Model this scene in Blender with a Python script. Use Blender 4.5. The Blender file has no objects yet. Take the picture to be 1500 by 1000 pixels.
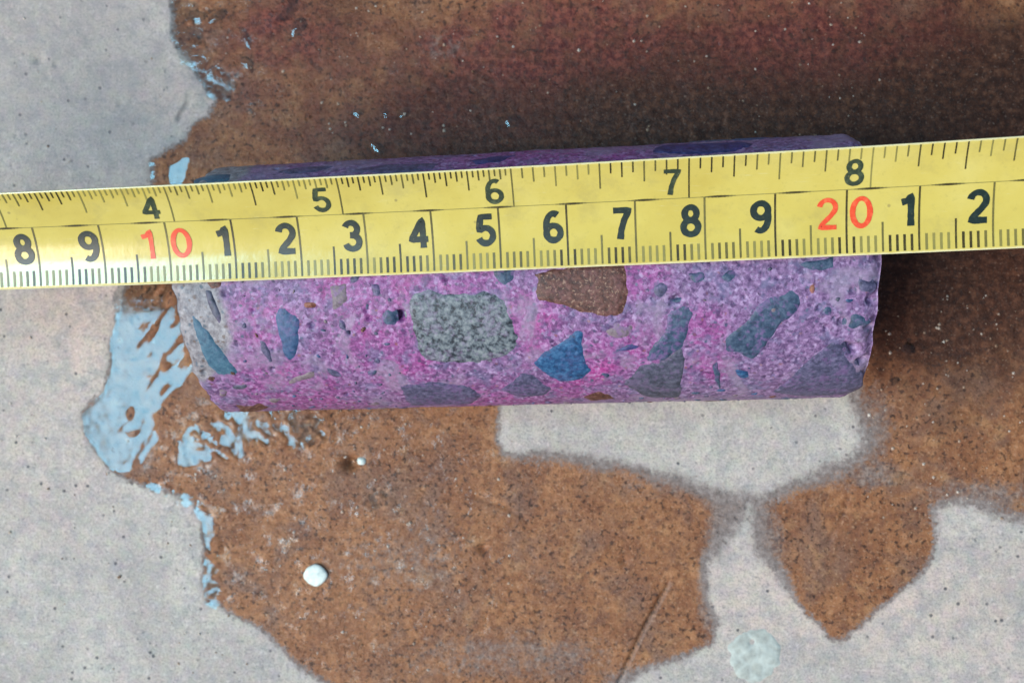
import bpy, bmesh, math, random
import numpy as np
from mathutils import Vector

# all measurements below are in centimetres; U turns them into metres
U = 0.01
scene = bpy.context.scene
col = scene.collection
random.seed(7)
rng = np.random.default_rng(11)

# ------------------------------------------------------------------ camera
F_PX, TILT, CAM_H = 1600.0, math.radians(4.0), 20.55
cam_d = bpy.data.cameras.new('camera')
cam = bpy.data.objects.new('camera', cam_d)
col.objects.link(cam)
cam.location = (0, 0, CAM_H * U)
cam.rotation_euler = (0, TILT, 0)
cam_d.sensor_width = 36.0
cam_d.lens = 36.0 * F_PX / 1500.0
cam_d.clip_start = 0.005
cam_d.clip_end = 50.0
cam_d.dof.use_dof = True
cam_d.dof.focus_distance = 0.163
cam_d.dof.aperture_fstop = 30.0
scene.camera = cam

# ------------------------------------------------------------------ sky, sun, exposure
SUN_ZEN, SUN_AZ = math.radians(42.0), math.radians(212.0)      # azimuth counter-clockwise from +x
world = bpy.data.worlds.new('World')
scene.world = world
world.use_nodes = True
wn = world.node_tree.nodes
sky = wn.new('ShaderNodeTexSky')
sky.sky_type = 'NISHITA'
sky.sun_disc = False
sky.sun_elevation = math.pi / 2 - SUN_ZEN
sky.sun_rotation = math.pi / 2 - SUN_AZ
sky.dust_density = 3.0
bg = wn['Background']
bg.inputs['Strength'].default_value = 0.05
world.node_tree.links.new(sky.outputs[0], bg.inputs['Color'])

sun_d = bpy.data.lights.new('sun', 'SUN')
sun_d.energy = 1.5
sun_d.angle = math.radians(30.0)
sun_d.color = (1.0, 0.875, 0.75)
sun = bpy.data.objects.new('sun', sun_d)
col.objects.link(sun)
sdir = Vector((math.sin(SUN_ZEN) * math.cos(SUN_AZ), math.sin(SUN_ZEN) * math.sin(SUN_AZ), math.cos(SUN_ZEN)))
sun.location = sdir * 1.0
sun.rotation_euler = sdir.to_track_quat('Z', 'Y').to_euler()

# the gap of open blue sky that the puddle mirrors
gap_d = bpy.data.lights.new('sky_gap', 'AREA')
gap_d.shape = 'RECTANGLE'
gap_d.size, gap_d.size_y = 0.74, 0.27
gap_d.energy = 7.7
gap_d.color = (0.35, 0.76, 1.0)
gap = bpy.data.objects.new('sky_gap', gap_d)
col.objects.link(gap)
GZ, GA = math.radians(24.3), math.radians(182.0)
gdir = Vector((math.sin(GZ) * math.cos(GA), math.sin(GZ) * math.sin(GA), math.cos(GZ)))
gap.location = gdir * 1.5
gap.rotation_euler = gdir.to_track_quat('Z', 'Y').to_euler()

scene.view_settings.view_transform = 'Standard'
scene.view_settings.look = 'None'
scene.view_settings.gamma = 1.0
scene.view_settings.use_curve_mapping = False
scene.view_settings.exposure = 1.06
scene.render.engine = 'CYCLES'
scene.cycles.use_denoising = True
scene.cycles.max_bounces = 6
scene.cycles.transparent_max_bounces = 8

# ------------------------------------------------------------------ helpers
def lay(px, py, z=0.0):
    """A point of the photograph (1500 x 1000) on the level plane z, in cm."""
    a = (np.asarray(px, float) - 750) / F_PX
    b = (500 - np.asarray(py, float)) / F_PX
    dx = a * math.cos(TILT) - math.sin(TILT)
    dz = -a * math.sin(TILT) - math.cos(TILT)
    t = (z - CAM_H) / dz
    return t * dx, t * b

def poly_floor(pts):
    p = np.array(pts, float)
    x, y = lay(p[:, 0], p[:, 1])
    return np.stack([x, y], 1)

def hash3(ix, iy, iz, seed):
    h = (ix * 374761393 + iy * 668265263 + iz * 2147483647 + seed * 1274126177) & 0xFFFFFFFF
    h = ((h ^ (h >> 13)) * 1274126177) & 0xFFFFFFFF
    h = ((h ^ (h >> 16)) * 2246822519) & 0xFFFFFFFF
    h ^= h >> 15
    return (h & 0xFFFFFF).astype(float) / 0xFFFFFF

def vnoise(x, y, z=0.0, seed=0):
    x = np.asarray(x, float); y = np.asarray(y, float); z = np.asarray(z, float) + 0 * x
    ix = np.floor(x).astype(np.int64); iy = np.floor(y).astype(np.int64); iz = np.floor(z).astype(np.int64)
    fx = x - ix; fy = y - iy; fz = z - iz
    fx = fx * fx * (3 - 2 * fx); fy = fy * fy * (3 - 2 * fy); fz = fz * fz * (3 - 2 * fz)
    r = 0
    for a in (0, 1):
        for b in (0, 1):
            for c in (0, 1):
                w = (fx if a else 1 - fx) * (fy if b else 1 - fy) * (fz if c else 1 - fz)
                r = r + w * hash3(ix + a, iy + b, iz + c, seed)
    return r * 2 - 1

def fbm(x, y, z=0.0, seed=0, octs=4):
    r, amp, tot = 0, 1.0, 0
    for o in range(octs):
        k = 2.03 ** o
        r = r + amp * vnoise(np.asarray(x) * k + 17.3 * o, np.asarray(y) * k - 9.1 * o, np.asarray(z) * k, seed + o)
        tot += amp; amp *= 0.5
    return r / tot

def sdf(x, y, poly):
    """Signed distance to a polygon, positive inside."""
    d = np.full(x.shape, 1e9); ins = np.zeros(x.shape, bool)
    n = len(poly)
    for i in range(n):
        ax, ay = poly[i]; bx, by = poly[(i + 1) % n]
        ex, ey = bx - ax, by - ay
        L = ex * ex + ey * ey + 1e-12
        t = np.clip(((x - ax) * ex + (y - ay) * ey) / L, 0, 1)
        d = np.minimum(d, (x - ax - t * ex) ** 2 + (y - ay - t * ey) ** 2)
        c = ((ay > y) != (by > y))
        xi = ax + (y - ay) * ex / (ey if abs(ey) > 1e-9 else 1e-9)
        ins ^= c & (x < xi)
    d = np.sqrt(d)
    return np.where(ins, d, -d)

def sm(a, b, x):
    t = np.clip((x - a) / (b - a), 0, 1)
    return t * t * (3 - 2 * t)

def grid_faces(nu, nv, wrap_v=False):
    i = np.arange(nu - 1)[:, None]; j = np.arange(nv if wrap_v else nv - 1)[None, :]
    j2 = (j + 1) % nv
    return np.stack([i * nv + j, (i + 1) * nv + j, (i + 1) * nv + j2, i * nv + j2], -1).reshape(-1, 4)

def mesh_np(name, V, Fq, smooth=True, attrs=None):
    me = bpy.data.meshes.new(name)
    V = np.asarray(V, float) * U; Fq = np.asarray(Fq, np.int32)
    k = Fq.shape[1]
    me.vertices.add(len(V)); me.vertices.foreach_set('co', V.astype(np.float32).ravel())
    me.loops.add(Fq.size); me.loops.foreach_set('vertex_index', Fq.ravel())
    me.polygons.add(len(Fq)); me.polygons.foreach_set('loop_start', np.arange(len(Fq), dtype=np.int32) * k)
    me.polygons.foreach_set('use_smooth', np.full(len(Fq), smooth))
    me.update(calc_edges=True); me.validate()
    for an, av in (attrs or {}).items():
        at = me.attributes.new(an, 'FLOAT', 'POINT')
        at.data.foreach_set('value', np.asarray(av, np.float32).ravel())
    return me

def link(name, me, mat=None, parent=None):
    o = bpy.data.objects.new(name, me)
    col.objects.link(o)
    if mat is not None and me is not None:
        me.materials.clear(); me.materials.append(mat)
    if parent is not None:
        o.parent = parent
    return o

def tag(o, label=None, cat=None, group=None, kind=None):
    for k, v in (('label', label), ('category', cat), ('group', group), ('kind', kind)):
        if v: o[k] = v
    return o

# ------------------------------------------------------------------ material helpers
def lin(r, g, b):
    f = lambda c: (c / 255) / 12.92 if c / 255 <= 0.04045 else ((c / 255 + 0.055) / 1.055) ** 2.4
    return (f(r), f(g), f(b), 1.0)

class NT:
    def __init__(self, name):
        self.mat = bpy.data.materials.new(name)
        self.mat.use_nodes = True
        self.t = self.mat.node_tree
        self.bsdf = self.t.nodes['Principled BSDF']
        self.out = self.t.nodes['Material Output']
        tc = self.t.nodes.new('ShaderNodeTexCoord')
        mp = self.t.nodes.new('ShaderNodeVectorMath'); mp.operation = 'SCALE'
        mp.inputs['Scale'].default_value = 100.0         # back to centimetres
        self.t.links.new(tc.outputs['Object'], mp.inputs[0])
        self.co = mp.outputs[0]
    def put(self, sock, v):
        if isinstance(v, bpy.types.NodeSocket): self.t.links.new(v, sock)
        else: sock.default_value = v
    def noise(self, scale, detail=4, rough=0.55, dist=0.0, vec=None, colour=False):
        n = self.t.nodes.new('ShaderNodeTexNoise')
        self.t.links.new(vec or self.co, n.inputs['Vector'])
        n.inputs['Scale'].default_value = scale; n.inputs['Detail'].default_value = detail
        n.inputs['Roughness'].default_value = rough; n.inputs['Distortion'].default_value = dist
        return n.outputs['Color' if colour else 'Fac']
    def voro(self, scale, out='Distance', feature='F1', rand=1.0, vec=None):
        n = self.t.nodes.new('ShaderNodeTexVoronoi'); n.feature = feature
        self.t.links.new(vec or self.co, n.inputs['Vector'])
        n.inputs['Scale'].default_value = scale; n.inputs['Randomness'].default_value = rand
        return n.outputs[out]
    def attr(self, name):
        n = self.t.nodes.new('ShaderNodeAttribute'); n.attribute_name = name
        return n.outputs['Fac']
    def m(self, op, a, b=0.0, c=0.0, clamp=False):
        n = self.t.nodes.new('ShaderNodeMath'); n.operation = op; n.use_clamp = clamp
        self.put(n.inputs[0], a); self.put(n.inputs[1], b); self.put(n.inputs[2], c)
        return n.outputs[0]
    def rng(self, v, a, b, lo=0.0, hi=1.0):
        n = self.t.nodes.new('ShaderNodeMapRange'); n.interpolation_type = 'SMOOTHSTEP'
        self.put(n.inputs['Value'], v); n.inputs['From Min'].default_value = a; n.inputs['From Max'].default_value = b
        n.inputs['To Min'].default_value = lo; n.inputs['To Max'].default_value = hi
        return n.outputs['Result']
    def ramp(self, v, stops):
        n = self.t.nodes.new('ShaderNodeValToRGB'); e = n.color_ramp.elements
        while len(e) < len(stops): e.new(0.5)
        for el, (p, c) in zip(e, stops): el.position = p; el.color = c
        self.put(n.inputs[0], v); return n.outputs[0]
    def mix(self, f, a, b, blend='MIX'):
        n = self.t.nodes.new('ShaderNodeMix'); n.data_type = 'RGBA'; n.blend_type = blend
        self.put(n.inputs[0], f); self.put(n.inputs[6], a); self.put(n.inputs[7], b)
        return n.outputs[2]
    def bump(self, h, dist, strength=1.0, normal=None):
        n = self.t.nodes.new('ShaderNodeBump')
        n.inputs['Strength'].default_value = strength; n.inputs['Distance'].default_value = dist * U
        self.put(n.inputs['Height'], h)
        if normal is not None: self.t.links.new(normal, n.inputs['Normal'])
        return n.outputs[0]
    def end(self, base, rough, normal=None, ior=1.45, spec=0.5):
        b = self.bsdf
        self.put(b.inputs['Base Color'], base); self.put(b.inputs['Roughness'], rough)
        b.inputs['IOR'].default_value = ior
        self.put(b.inputs['Specular IOR Level'], spec)
        if normal is not None: self.t.links.new(normal, b.inputs['Normal'])
        return self.mat

# ------------------------------------------------------------------ floor material
def make_floor_mat():
    k = NT('concrete_floor')
    sd, tw, soak_shade, dye, silt = k.attr('wet_edge'), k.attr('edge_width'), k.attr('soak_shade'), k.attr('dye'), k.attr('pink_dust')
    n1 = k.noise(2.2, 6, 0.6); n2 = k.noise(9.0, 5, 0.65); n3 = k.noise(26.0, 4, 0.6)
    # dry concrete
    dry = k.ramp(k.noise(0.55, 5, 0.6), [(0.30, lin(161, 152, 145)), (0.5, lin(177, 167, 158)), (0.72, lin(190, 180, 170))])
    dry = k.mix(silt, dry, lin(192, 172, 160))
    dry = k.mix(k.m('MULTIPLY', k.rng(n1, 0.40, 0.66), 0.75), dry, lin(151, 146, 143))
    dry = k.mix(k.m('MULTIPLY', k.rng(n2, 0.50, 0.72), 0.45), dry, lin(206, 199, 191))
    dry = k.mix(k.m('MULTIPLY', k.rng(k.noise(14.0, 5, 0.7), 0.48, 0.34), 0.5), dry, lin(112, 110, 112))
    dry = k.mix(k.m('MULTIPLY', k.rng(n3, 0.54, 0.38), 0.35), dry, lin(108, 106, 108))
    speck = k.m('MULTIPLY', k.rng(k.voro(4.2), 0.18, 0.07), k.rng(k.noise(1.6, 3), 0.44, 0.56))
    dry = k.mix(k.m('MULTIPLY', speck, 0.9), dry, lin(74, 74, 78))
    hues = k.noise(4.5, 3, 0.6, colour=True)
    dry = k.mix(0.2, dry, k.mix(0.45, hues, (0.5, 0.5, 0.5, 1)), 'OVERLAY')
    dry = k.mix(k.m('MULTIPLY', k.attr('corner_tone'), k.rng(n1, 0.3, 0.7, 0.7, 1.0)), dry, lin(132, 124, 124))
    # damp margin and wet, rust-brown silt
    damp = k.ramp(k.noise(8.0, 6, 0.7), [(0.3, lin(86, 77, 74)), (0.5, lin(118, 107, 103)), (0.7, lin(148, 137, 132))])
    rust = k.ramp(k.noise(7.5, 8, 0.7), [(0.28, lin(94, 57, 39)), (0.44, lin(130, 85, 56)), (0.56, lin(149, 103, 70)), (0.74, lin(170, 125, 91))])
    big = k.noise(0.9, 5, 0.62, dist=0.6)
    rust = k.mix(k.m('MULTIPLY', k.rng(big, 0.46, 0.66), 0.75), rust, lin(106, 82, 72))
    rust = k.mix(k.m('MULTIPLY', k.rng(k.noise(1.7, 4, 0.6), 0.52, 0.70), 0.35), rust, lin(136, 94, 64))
    rust = k.mix(k.m('MULTIPLY', k.rng(k.noise(9.0, 4, 0.6), 0.57, 0.70), 0.5), rust, lin(74, 48, 38))
    rust = k.mix(k.m('MULTIPLY', k.rng(k.noise(8.0, 4, 0.6), 0.44, 0.32), 0.35), rust, lin(162, 120, 90))
    rust = k.mix(k.m('MULTIPLY', k.rng(k.noise(1.1, 6, 0.68, dist=0.5), 0.44, 0.62), 0.6), rust, k.mix(k.rng(k.noise(9.0, 6, 0.7), 0.4, 0.62), lin(92, 54, 38), lin(130, 84, 58)))
    rust = k.mix(k.m('MULTIPLY', k.rng(k.noise(1.5, 5, 0.65), 0.56, 0.70), 0.5), rust, lin(164, 124, 86))
    rust = k.mix(k.m('MULTIPLY', k.rng(k.noise(2.6, 6, 0.7, dist=0.4), 0.52, 0.68), 0.6), rust, lin(92, 62, 52))
    grains = k.rng(k.noise(15.0, 4, 0.62), 0.55, 0.66)
    rust = k.mix(k.m('MULTIPLY', grains, 0.5), rust, lin(46, 33, 28))
    pale = k.rng(k.noise(20.0, 3, 0.55), 0.58, 0.70)
    rust = k.mix(k.m('MULTIPLY', pale, 0.35), rust, lin(188, 156, 128))
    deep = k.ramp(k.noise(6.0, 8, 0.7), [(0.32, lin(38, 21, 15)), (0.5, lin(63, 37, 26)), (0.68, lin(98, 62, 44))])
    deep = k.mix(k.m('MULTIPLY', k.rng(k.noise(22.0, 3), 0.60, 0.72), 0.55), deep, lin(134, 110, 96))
    wetc = k.mix(k.rng(k.m('ADD', soak_shade, k.m('MULTIPLY', k.m('SUBTRACT', n1, 0.5), 0.9)), 0.05, 1.0), rust, deep)
    wetc = k.mix(k.m('MULTIPLY', k.m('MULTIPLY', dye, 0.9), k.rng(n1, 0.3, 0.65, 0.35, 1.0)), wetc, k.mix(k.rng(k.noise(8.0, 6, 0.7), 0.38, 0.64), lin(72, 32, 32), lin(124, 66, 54)))
    spots = k.m('MULTIPLY', k.rng(k.noise(10.5, 3, 0.55), 0.55, 0.64), k.rng(k.noise(1.0, 4), 0.36, 0.56, 0.35, 1.0))
    wetc = k.mix(k.m('MULTIPLY', spots, 0.8), wetc, lin(48, 33, 28))
    thin = k.rng(k.m('ADD', k.attr('thin'), k.m('MULTIPLY', k.m('SUBTRACT', k.noise(6.0, 6, 0.75), 0.5), 1.3)), 0.25, 0.75)
    wetc = k.mix(k.m('MULTIPLY', thin, 0.85), wetc, k.mix(k.rng(k.noise(10.0, 5, 0.7), 0.4, 0.6), lin(94, 82, 80), lin(136, 122, 114)))
    # where dry turns to wet
    warp = k.m('ADD', k.m('MULTIPLY', k.m('SUBTRACT', n2, 0.5), 0.30), k.m('MULTIPLY', k.m('SUBTRACT', n3, 0.5), 0.22))
    warp = k.m('ADD', warp, k.m('MULTIPLY', k.m('SUBTRACT', n1, 0.5), 0.22))
    warp = k.m('ADD', warp, k.m('MULTIPLY', k.m('SUBTRACT', k.noise(13.0, 4, 0.7), 0.5), 0.45))
    fine = k.m('MULTIPLY', warp, k.m('ADD', k.m('MULTIPLY', tw, 3.2), 0.25))
    e = k.m('DIVIDE', k.m('ADD', sd, fine), tw)
    fd = k.rng(e, -0.7, 0.4); fw = k.rng(e, 0.35, 1.5)
    base = k.mix(fw, k.mix(fd, dry, damp), wetc)
    base = k.mix(k.m('MULTIPLY', k.attr('scratch'), 0.25), base, lin(150, 142, 138))
    rough = k.m('MULTIPLY_ADD', k.rng(e, 0.0, 1.2), -0.45, 0.9)
    rough = k.m('MULTIPLY_ADD', k.m('SUBTRACT', n2, 0.5), 0.25, rough)
    h = k.m('ADD', k.m('MULTIPLY', n2, 0.5), k.m('MULTIPLY', n3, 0.35))
    h = k.m('SUBTRACT', h, k.m('MULTIPLY', speck, 0.4))
    h = k.m('ADD', h, k.m('MULTIPLY', grains, k.m('MULTIPLY', fw, -0.18)))
    # a skin of water over the wet part: its own, softer relief throws the glints
    film = k.m('MULTIPLY', fw, k.m('MULTIPLY', k.attr('sheen'), k.rng(k.noise(3.0, 4, 0.65), 0.50, 0.68)))
    b = k.bsdf
    k.put(b.inputs['Coat Weight'], film); b.inputs['Coat Roughness'].default_value = 0.06; b.inputs['Coat IOR'].default_value = 1.36
    k.t.links.new(k.bump(k.noise(6.5, 3, 0.6), 0.028, 1.0), b.inputs['Coat Normal'])
    return k.end(base, rough, k.bump(h, 0.04, 0.8), 1.36, 0.3)

# ------------------------------------------------------------------ floor
def axis(a, b, step, far):
    core = np.arange(a, b + step / 2, step)
    ext = np.cumsum(step * 1.18 ** np.arange(1, 40)); ext = ext[ext < far]
    return np.concatenate([a - ext[::-1], core, b + ext])

fx = axis(-11.9, 8.4, 0.04, 22.0); fy = axis(-7.0, 7.0, 0.04, 20.0)
GX, GY = np.meshgrid(fx, fy, indexing='ij')
WET = poly_floor([(250, -900), (250, 0), (251, 58), (262, 72), (281, 96), (297, 124), (314, 150), (301, 166), (279, 180), (268, 205),
    (241, 221), (221, 234), (219, 268), (208, 330), (190, 400), (178, 426), (178, 442), (166, 480), (159, 502), (160, 540), (148, 575),
    (119, 608), (125, 632), (140, 665), (160, 691), (181, 703), (215, 715), (250, 724), (280, 735), (295, 760), (299, 800), (296, 850),
    (300, 882), (350, 905), (390, 930), (420, 960), (450, 985), (478, 1005), (560, 1100), (820, 1110), (900, 1010), (932, 988), (992, 966),
    (1042, 946), (1052, 918), (1037, 880), (1037, 822), (1064, 786), (1086, 756), (1096, 728), (1060, 719), (1000, 703), (930, 684),
    (870, 668), (800, 661), (737, 661), (733, 640), (735, 600), (735, 530), (1245, 520), (1250, 606), (1266, 648), (1250, 664), (1200, 690),
    (1142, 713), (1102, 729), (1101, 764), (1109, 810), (1150, 862), (1190, 912), (1215, 936), (1236, 941), (1270, 911), (1320, 871),
    (1359, 831), (1371, 790), (1373, 748), (1400, 740), (1440, 745), (1470, 758), (1500, 762), (2400, 840), (2400, -900)])
WXg = GX + 0.07 * fbm(GX * 1.6, GY * 1.6, 3.1, 5) + 0.05 * fbm(GX * 6, GY * 6, 3.1, 7, 3); WYg = GY + 0.07 * fbm(GX * 1.6, GY * 1.6, 8.7, 6) + 0.05 * fbm(GX * 6, GY * 6, 8.7, 8, 3)
sd = sdf(WXg, WYg, WET)
edge_x, _ = lay(620, 700)
def blob(px, py, rx, ry, seed, w=0.6):
    cx, cy = lay(px, py)
    d = np.hypot((GX - cx) / (rx / 79.0), (GY - cy) / (ry / 79.0)) + 0.35 * fbm(GX * 0.9, GY * 0.9, 0, seed)
    return sm(1.0 + w, 1.0 - w, d)
wide = np.clip(blob(1068, 790, 40, 110, 171, 0.7) + blob(1130, 790, 40, 90, 172, 0.7) + 0.9 * blob(960, 685, 190, 40, 173, 0.7) + 0.9 * blob(1190, 690, 110, 40, 174, 0.7)
    + blob(1275, 630, 50, 70, 175, 0.7) + 0.6 * blob(1440, 745, 90, 30, 176, 0.7) + 0.7 * blob(820, 1000, 300, 40, 177, 0.8), 0, 1)
tw = 0.065 + 0.27 * wide * (0.65 + 0.5 * fbm(GX * 1.3, GY * 1.3, 0, 178, 3))       # how far the damp creeps past the brown
soak_shade = np.clip(0.30 * blob(560, 110, 330, 130, 26) + 0.8 * blob(1080, 160, 450, 110, 21) + 0.35 * blob(1150, 20, 480, 130, 27) + 0.9 * blob(1420, 300, 330, 260, 22) + 0.45 * blob(420, 10, 140, 80, 23) + 0.7 * blob(820, 190, 290, 60, 24) + 0.9 * blob(1345, 390, 90, 110, 25), 0, 1)  # soaked tone, plus the core's shadow painted darker above it and off its right end
dye = np.clip(0.55 * blob(520, 130, 300, 110, 35) + 0.5 * blob(1050, 30, 330, 80, 36) + 0.75 * blob(410, 40, 70, 45, 31) + 0.8 * blob(800, 55, 130, 60, 32) + 0.4 * blob(640, 70, 60, 40, 33) + 0.5 * blob(1180, 60, 160, 60, 34), 0, 1)
pink = np.clip(0.75 * blob(270, 150, 90, 60, 41) + 0.8 * blob(140, 470, 110, 110, 42) + 0.4 * blob(60, 640, 120, 160, 50) + 0.6 * blob(1180, 880, 200, 70, 43) + 0.35 * blob(1400, 900, 160, 120, 44), 0, 1)

thin = np.clip(0.8 * blob(1062, 775, 32, 70, 150, 0.8) + 0.7 * blob(1122, 790, 26, 60, 151, 0.8) + 0.5 * blob(1000, 705, 110, 22, 152, 0.8) + 0.6 * blob(1430, 725, 80, 22, 153, 0.8)
    + 0.5 * blob(760, 960, 210, 40, 154, 0.9) + 0.6 * blob(1285, 625, 28, 70, 155, 0.8) + 0.6 * blob(1040, 890, 22, 60, 156, 0.8) + 0.45 * blob(600, 820, 120, 60, 157, 0.9) + 0.5 * blob(830, 662, 90, 14, 158, 0.8)
    + 0.45 * blob(1230, 700, 120, 20, 159, 0.8) + 0.4 * blob(650, 70, 60, 30, 160, 0.8), 0, 1)
corner_tone = 0.5 * blob(90, 60, 260, 240, 49, 0.9)  # concrete toned darker towards the upper left corner
sheen = np.clip(blob(420, 740, 330, 240, 45) + 0.6 * blob(330, 60, 90, 90, 46) + 0.35 * blob(1400, 560, 200, 200, 47) + 0.12 * blob(800, 100, 400, 120, 48), 0, 1)
Z = 0.020 * fbm(GX * 0.8, GY * 0.8, 0, 51, 3) + 0.009 * fbm(GX * 4.5, GY * 4.5, 0, 52, 3)
Z += 0.006 * fbm(GX * 14, GY * 14, 0, 53, 2) * sm(-0.1, 0.2, sd)
def groove(pts, width, depth, lip=0.0):
    p = poly_floor(pts); best = np.full(GX.shape, 1e9); side = np.zeros(GX.shape); arc = np.zeros(GX.shape)
    for i in range(len(p) - 1):
        (ax, ay), (bx, by) = p[i], p[i + 1]; ex, ey = bx - ax, by - ay; L = math.hypot(ex, ey)
        t = np.clip(((GX - ax) * ex + (GY - ay) * ey) / L ** 2, 0, 1)
        d = np.hypot(GX - ax - t * ex, GY - ay - t * ey)
        s = ((GX - ax) * ey - (GY - ay) * ex) / L
        side = np.where(d < best, s, side); best = np.minimum(best, d)
    wob = width * (1 + 0.5 * fbm(GX * 5, GY * 5, 0, 61, 2))
    g = -depth * np.exp(-(best / wob) ** 2)
    lip_m = np.exp(-((best - 1.9 * width) / width) ** 2) * (side > 0)
    lipz[:] = np.maximum(lipz, lip_m * (lip > 0.012))
    return g + lip * lip_m
lipz = np.zeros(GX.shape)
Z += groove([(902, 1010), (925, 958), (942, 922), (962, 885), (978, 856)], 0.024, 0.11, 0.013)
Z += groove([(1242, 728), (1232, 762), (1212, 795)], 0.02, 0.035, 0.0)
Z += groove([(277, 140), (274, 155), (262, 172)], 0.045, 0.07, 0.02)
Z += groove([(700, 728), (740, 742), (770, 760)], 0.035, 0.03)
def pit(px, py, r, d):
    cx, cy = lay(px, py)
    return -d * np.exp(-(np.hypot(GX - cx, GY - cy) / r) ** 2)
for px, py, r, d in ((513, 677, 0.13, 0.28), (708, 803, 0.09, 0.08), (57, 88, 0.10, 0.07), (82, 95, 0.06, 0.05), (176, 152, 0.06, 0.04),
                     (68, 112, 0.05, 0.03), (620, 735, 0.07, 0.04), (915, 822, 0.07, 0.05), (1098, 940, 0.05, 0.0), (262, 95, 0.06, 0.04)):
    Z += pit(px, py, r, d)
for _ in range(150):                                     # pinholes of the trowelled surface
    Z += pit(rng.uniform(0, 1500), rng.uniform(0, 1000), rng.uniform(0.025, 0.05), rng.uniform(0.01, 0.035))
# shallow basins that hold the standing water
WATER_Z = 0.004
def pud(outer, holes, seed, ripple, label, grit=None, nscale=3.0, stretch=(0.6, 1.8)):
    return dict(outer=outer, holes=holes, seed=seed, ripple=ripple, label=label, grit=grit, nscale=nscale, stretch=stretch)
PUDDLES = [
    pud([(170, 432), (184, 408), (310, 404), (345, 470), (330, 540), (280, 556), (250, 578), (220, 606), (232, 640), (216, 662),
         (204, 690), (182, 696), (161, 685), (141, 658), (125, 630), (123, 608), (152, 576), (164, 540), (164, 502), (171, 474)],
        [[(181, 600), (190, 592), (197, 590), (203, 600), (196, 618), (186, 623), (180, 614)], [(164, 624), (174, 629), (186, 631), (200, 627), (212, 628), (206, 641), (192, 645), (182, 640)],
         [(224, 552), (232, 532), (240, 520), (247, 523), (240, 538), (231, 554)]],
        70, 0.0022, 'clear puddle edge mirroring blue light left of the core', (160, 285, 0.42, -0.22), 5.5, (0.5, 2.0)),
    pud([(262, 678), (266, 642), (288, 618), (340, 600), (476, 600), (486, 640), (445, 656), (400, 650), (362, 668), (310, 670), (282, 680)],
        [], 80, 0.007, 'rippled water film below the left end of the core', (262, 330, 0.25, -0.20), 8.5, (1.3, 0.8)),
    pud([(205, 706), (226, 711), (262, 721), (294, 735), (310, 762), (317, 800), (316, 850), (322, 892), (302, 884), (299, 850), (301, 800), (297, 764), (282, 742), (225, 720)],
        [], 90, 0.008, 'thin bead of water along the lower wet edge', (180, 320, 0.02, -0.06), 8.0, (1, 1)),
    pud([(252, -40), (300, -40), (290, 30), (300, 70), (318, 100), (348, 122), (340, 146), (312, 140), (284, 104), (262, 78), (252, 50)],
        [], 100, 0.006, 'broken water film along the upper wet edge', (250, 345, 0.05, 0.0), 4.5, (1, 1)),
    pud([(219, 241), (232, 233), (241, 250), (238, 275), (221, 275)], [], 110, 0.003, 'small bead of water above the tape'),
    pud([(253, 241), (275, 235), (269, 262), (259, 280), (249, 275)], [], 120, 0.003, 'second small bead of water above the tape'),
    pud([(424, -30), (433, -5), (433, 12), (423, 25), (407, 29), (420, 14), (424, 0)], [], 130, 0.003, 'crescent shaped bead of water at the top edge'),
    pud([(540, 730), (556, 722), (572, 728), (566, 742), (548, 745)], [], 140, 0.005, 'small shallow pool of water on the brown floor', (500, 600, 0.0, 0.0), 5.0, (1, 1)),
]
for sp in PUDDLES:
    P = poly_floor(sp['outer']); seed = sp['seed']
    near = (GX > P[:, 0].min() - 1.2) & (GX < P[:, 0].max() + 1.2) & (GY > P[:, 1].min() - 1.2) & (GY < P[:, 1].max() + 1.2)
    X, Y = GX[near], GY[near]
    wx = X + 0.07 * fbm(X * 3, Y * 3, 1.0, seed); wy = Y + 0.07 * fbm(X * 3, Y * 3, 2.0, seed + 1)
    d0 = sdf(wx, wy, P); d = d0.copy()
    for h in sp['holes']: d = np.minimum(d, -sdf(wx, wy, poly_floor(h)))
    bed = -0.020 * sm(-0.06, 0.10, d) + 0.012 * sm(0.02, -0.10, d)
    if sp['grit']:
        c, s9 = math.cos(0.9), math.sin(0.9)
        q = fbm((c * X + s9 * Y) * sp['stretch'][0] * sp['nscale'], (-s9 * X + c * Y) * sp['stretch'][1] * sp['nscale'], 0, seed + 2, 3)
        p0, p1, h0, h1 = sp['grit']
        thr = h0 + (h1 - h0) * sm(lay(p0, 500)[0], lay(p1, 500)[0], X)
        bed = bed + 0.13 * np.clip(q - thr, 0, 0.4) * sm(-0.12, 0.03, d0)
    bed = bed + 0.25 * Z[near] * sm(0.05, -0.1, d) + 0.004 * fbm(X * 9, Y * 9, 0, seed + 9, 2)
    blend = sm(-0.8, -0.15, d0)
    Z[near] = Z[near] * (1 - blend) + bed * blend
nx, ny = GX.shape
fl = mesh_np('floor', np.stack([GX.ravel(), GY.ravel(), Z.ravel()], 1), grid_faces(nx, ny), True,
             {'wet_edge': sd, 'edge_width': tw, 'soak_shade': soak_shade, 'dye': dye, 'pink_dust': pink, 'scratch': lipz, 'thin': thin, 'corner_tone': corner_tone, 'sheen': sheen})
floor = tag(link('floor', fl, make_floor_mat()), kind='structure', label='grey concrete floor with spreading rust brown wet patches')

def floor_z(x, y):
    i = int(np.clip(np.searchsorted(fx, x), 1, nx - 2)); j = int(np.clip(np.searchsorted(fy, y), 1, ny - 2))
    return float(Z[i - 1:i + 1, j - 1:j + 1].mean())

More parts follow.
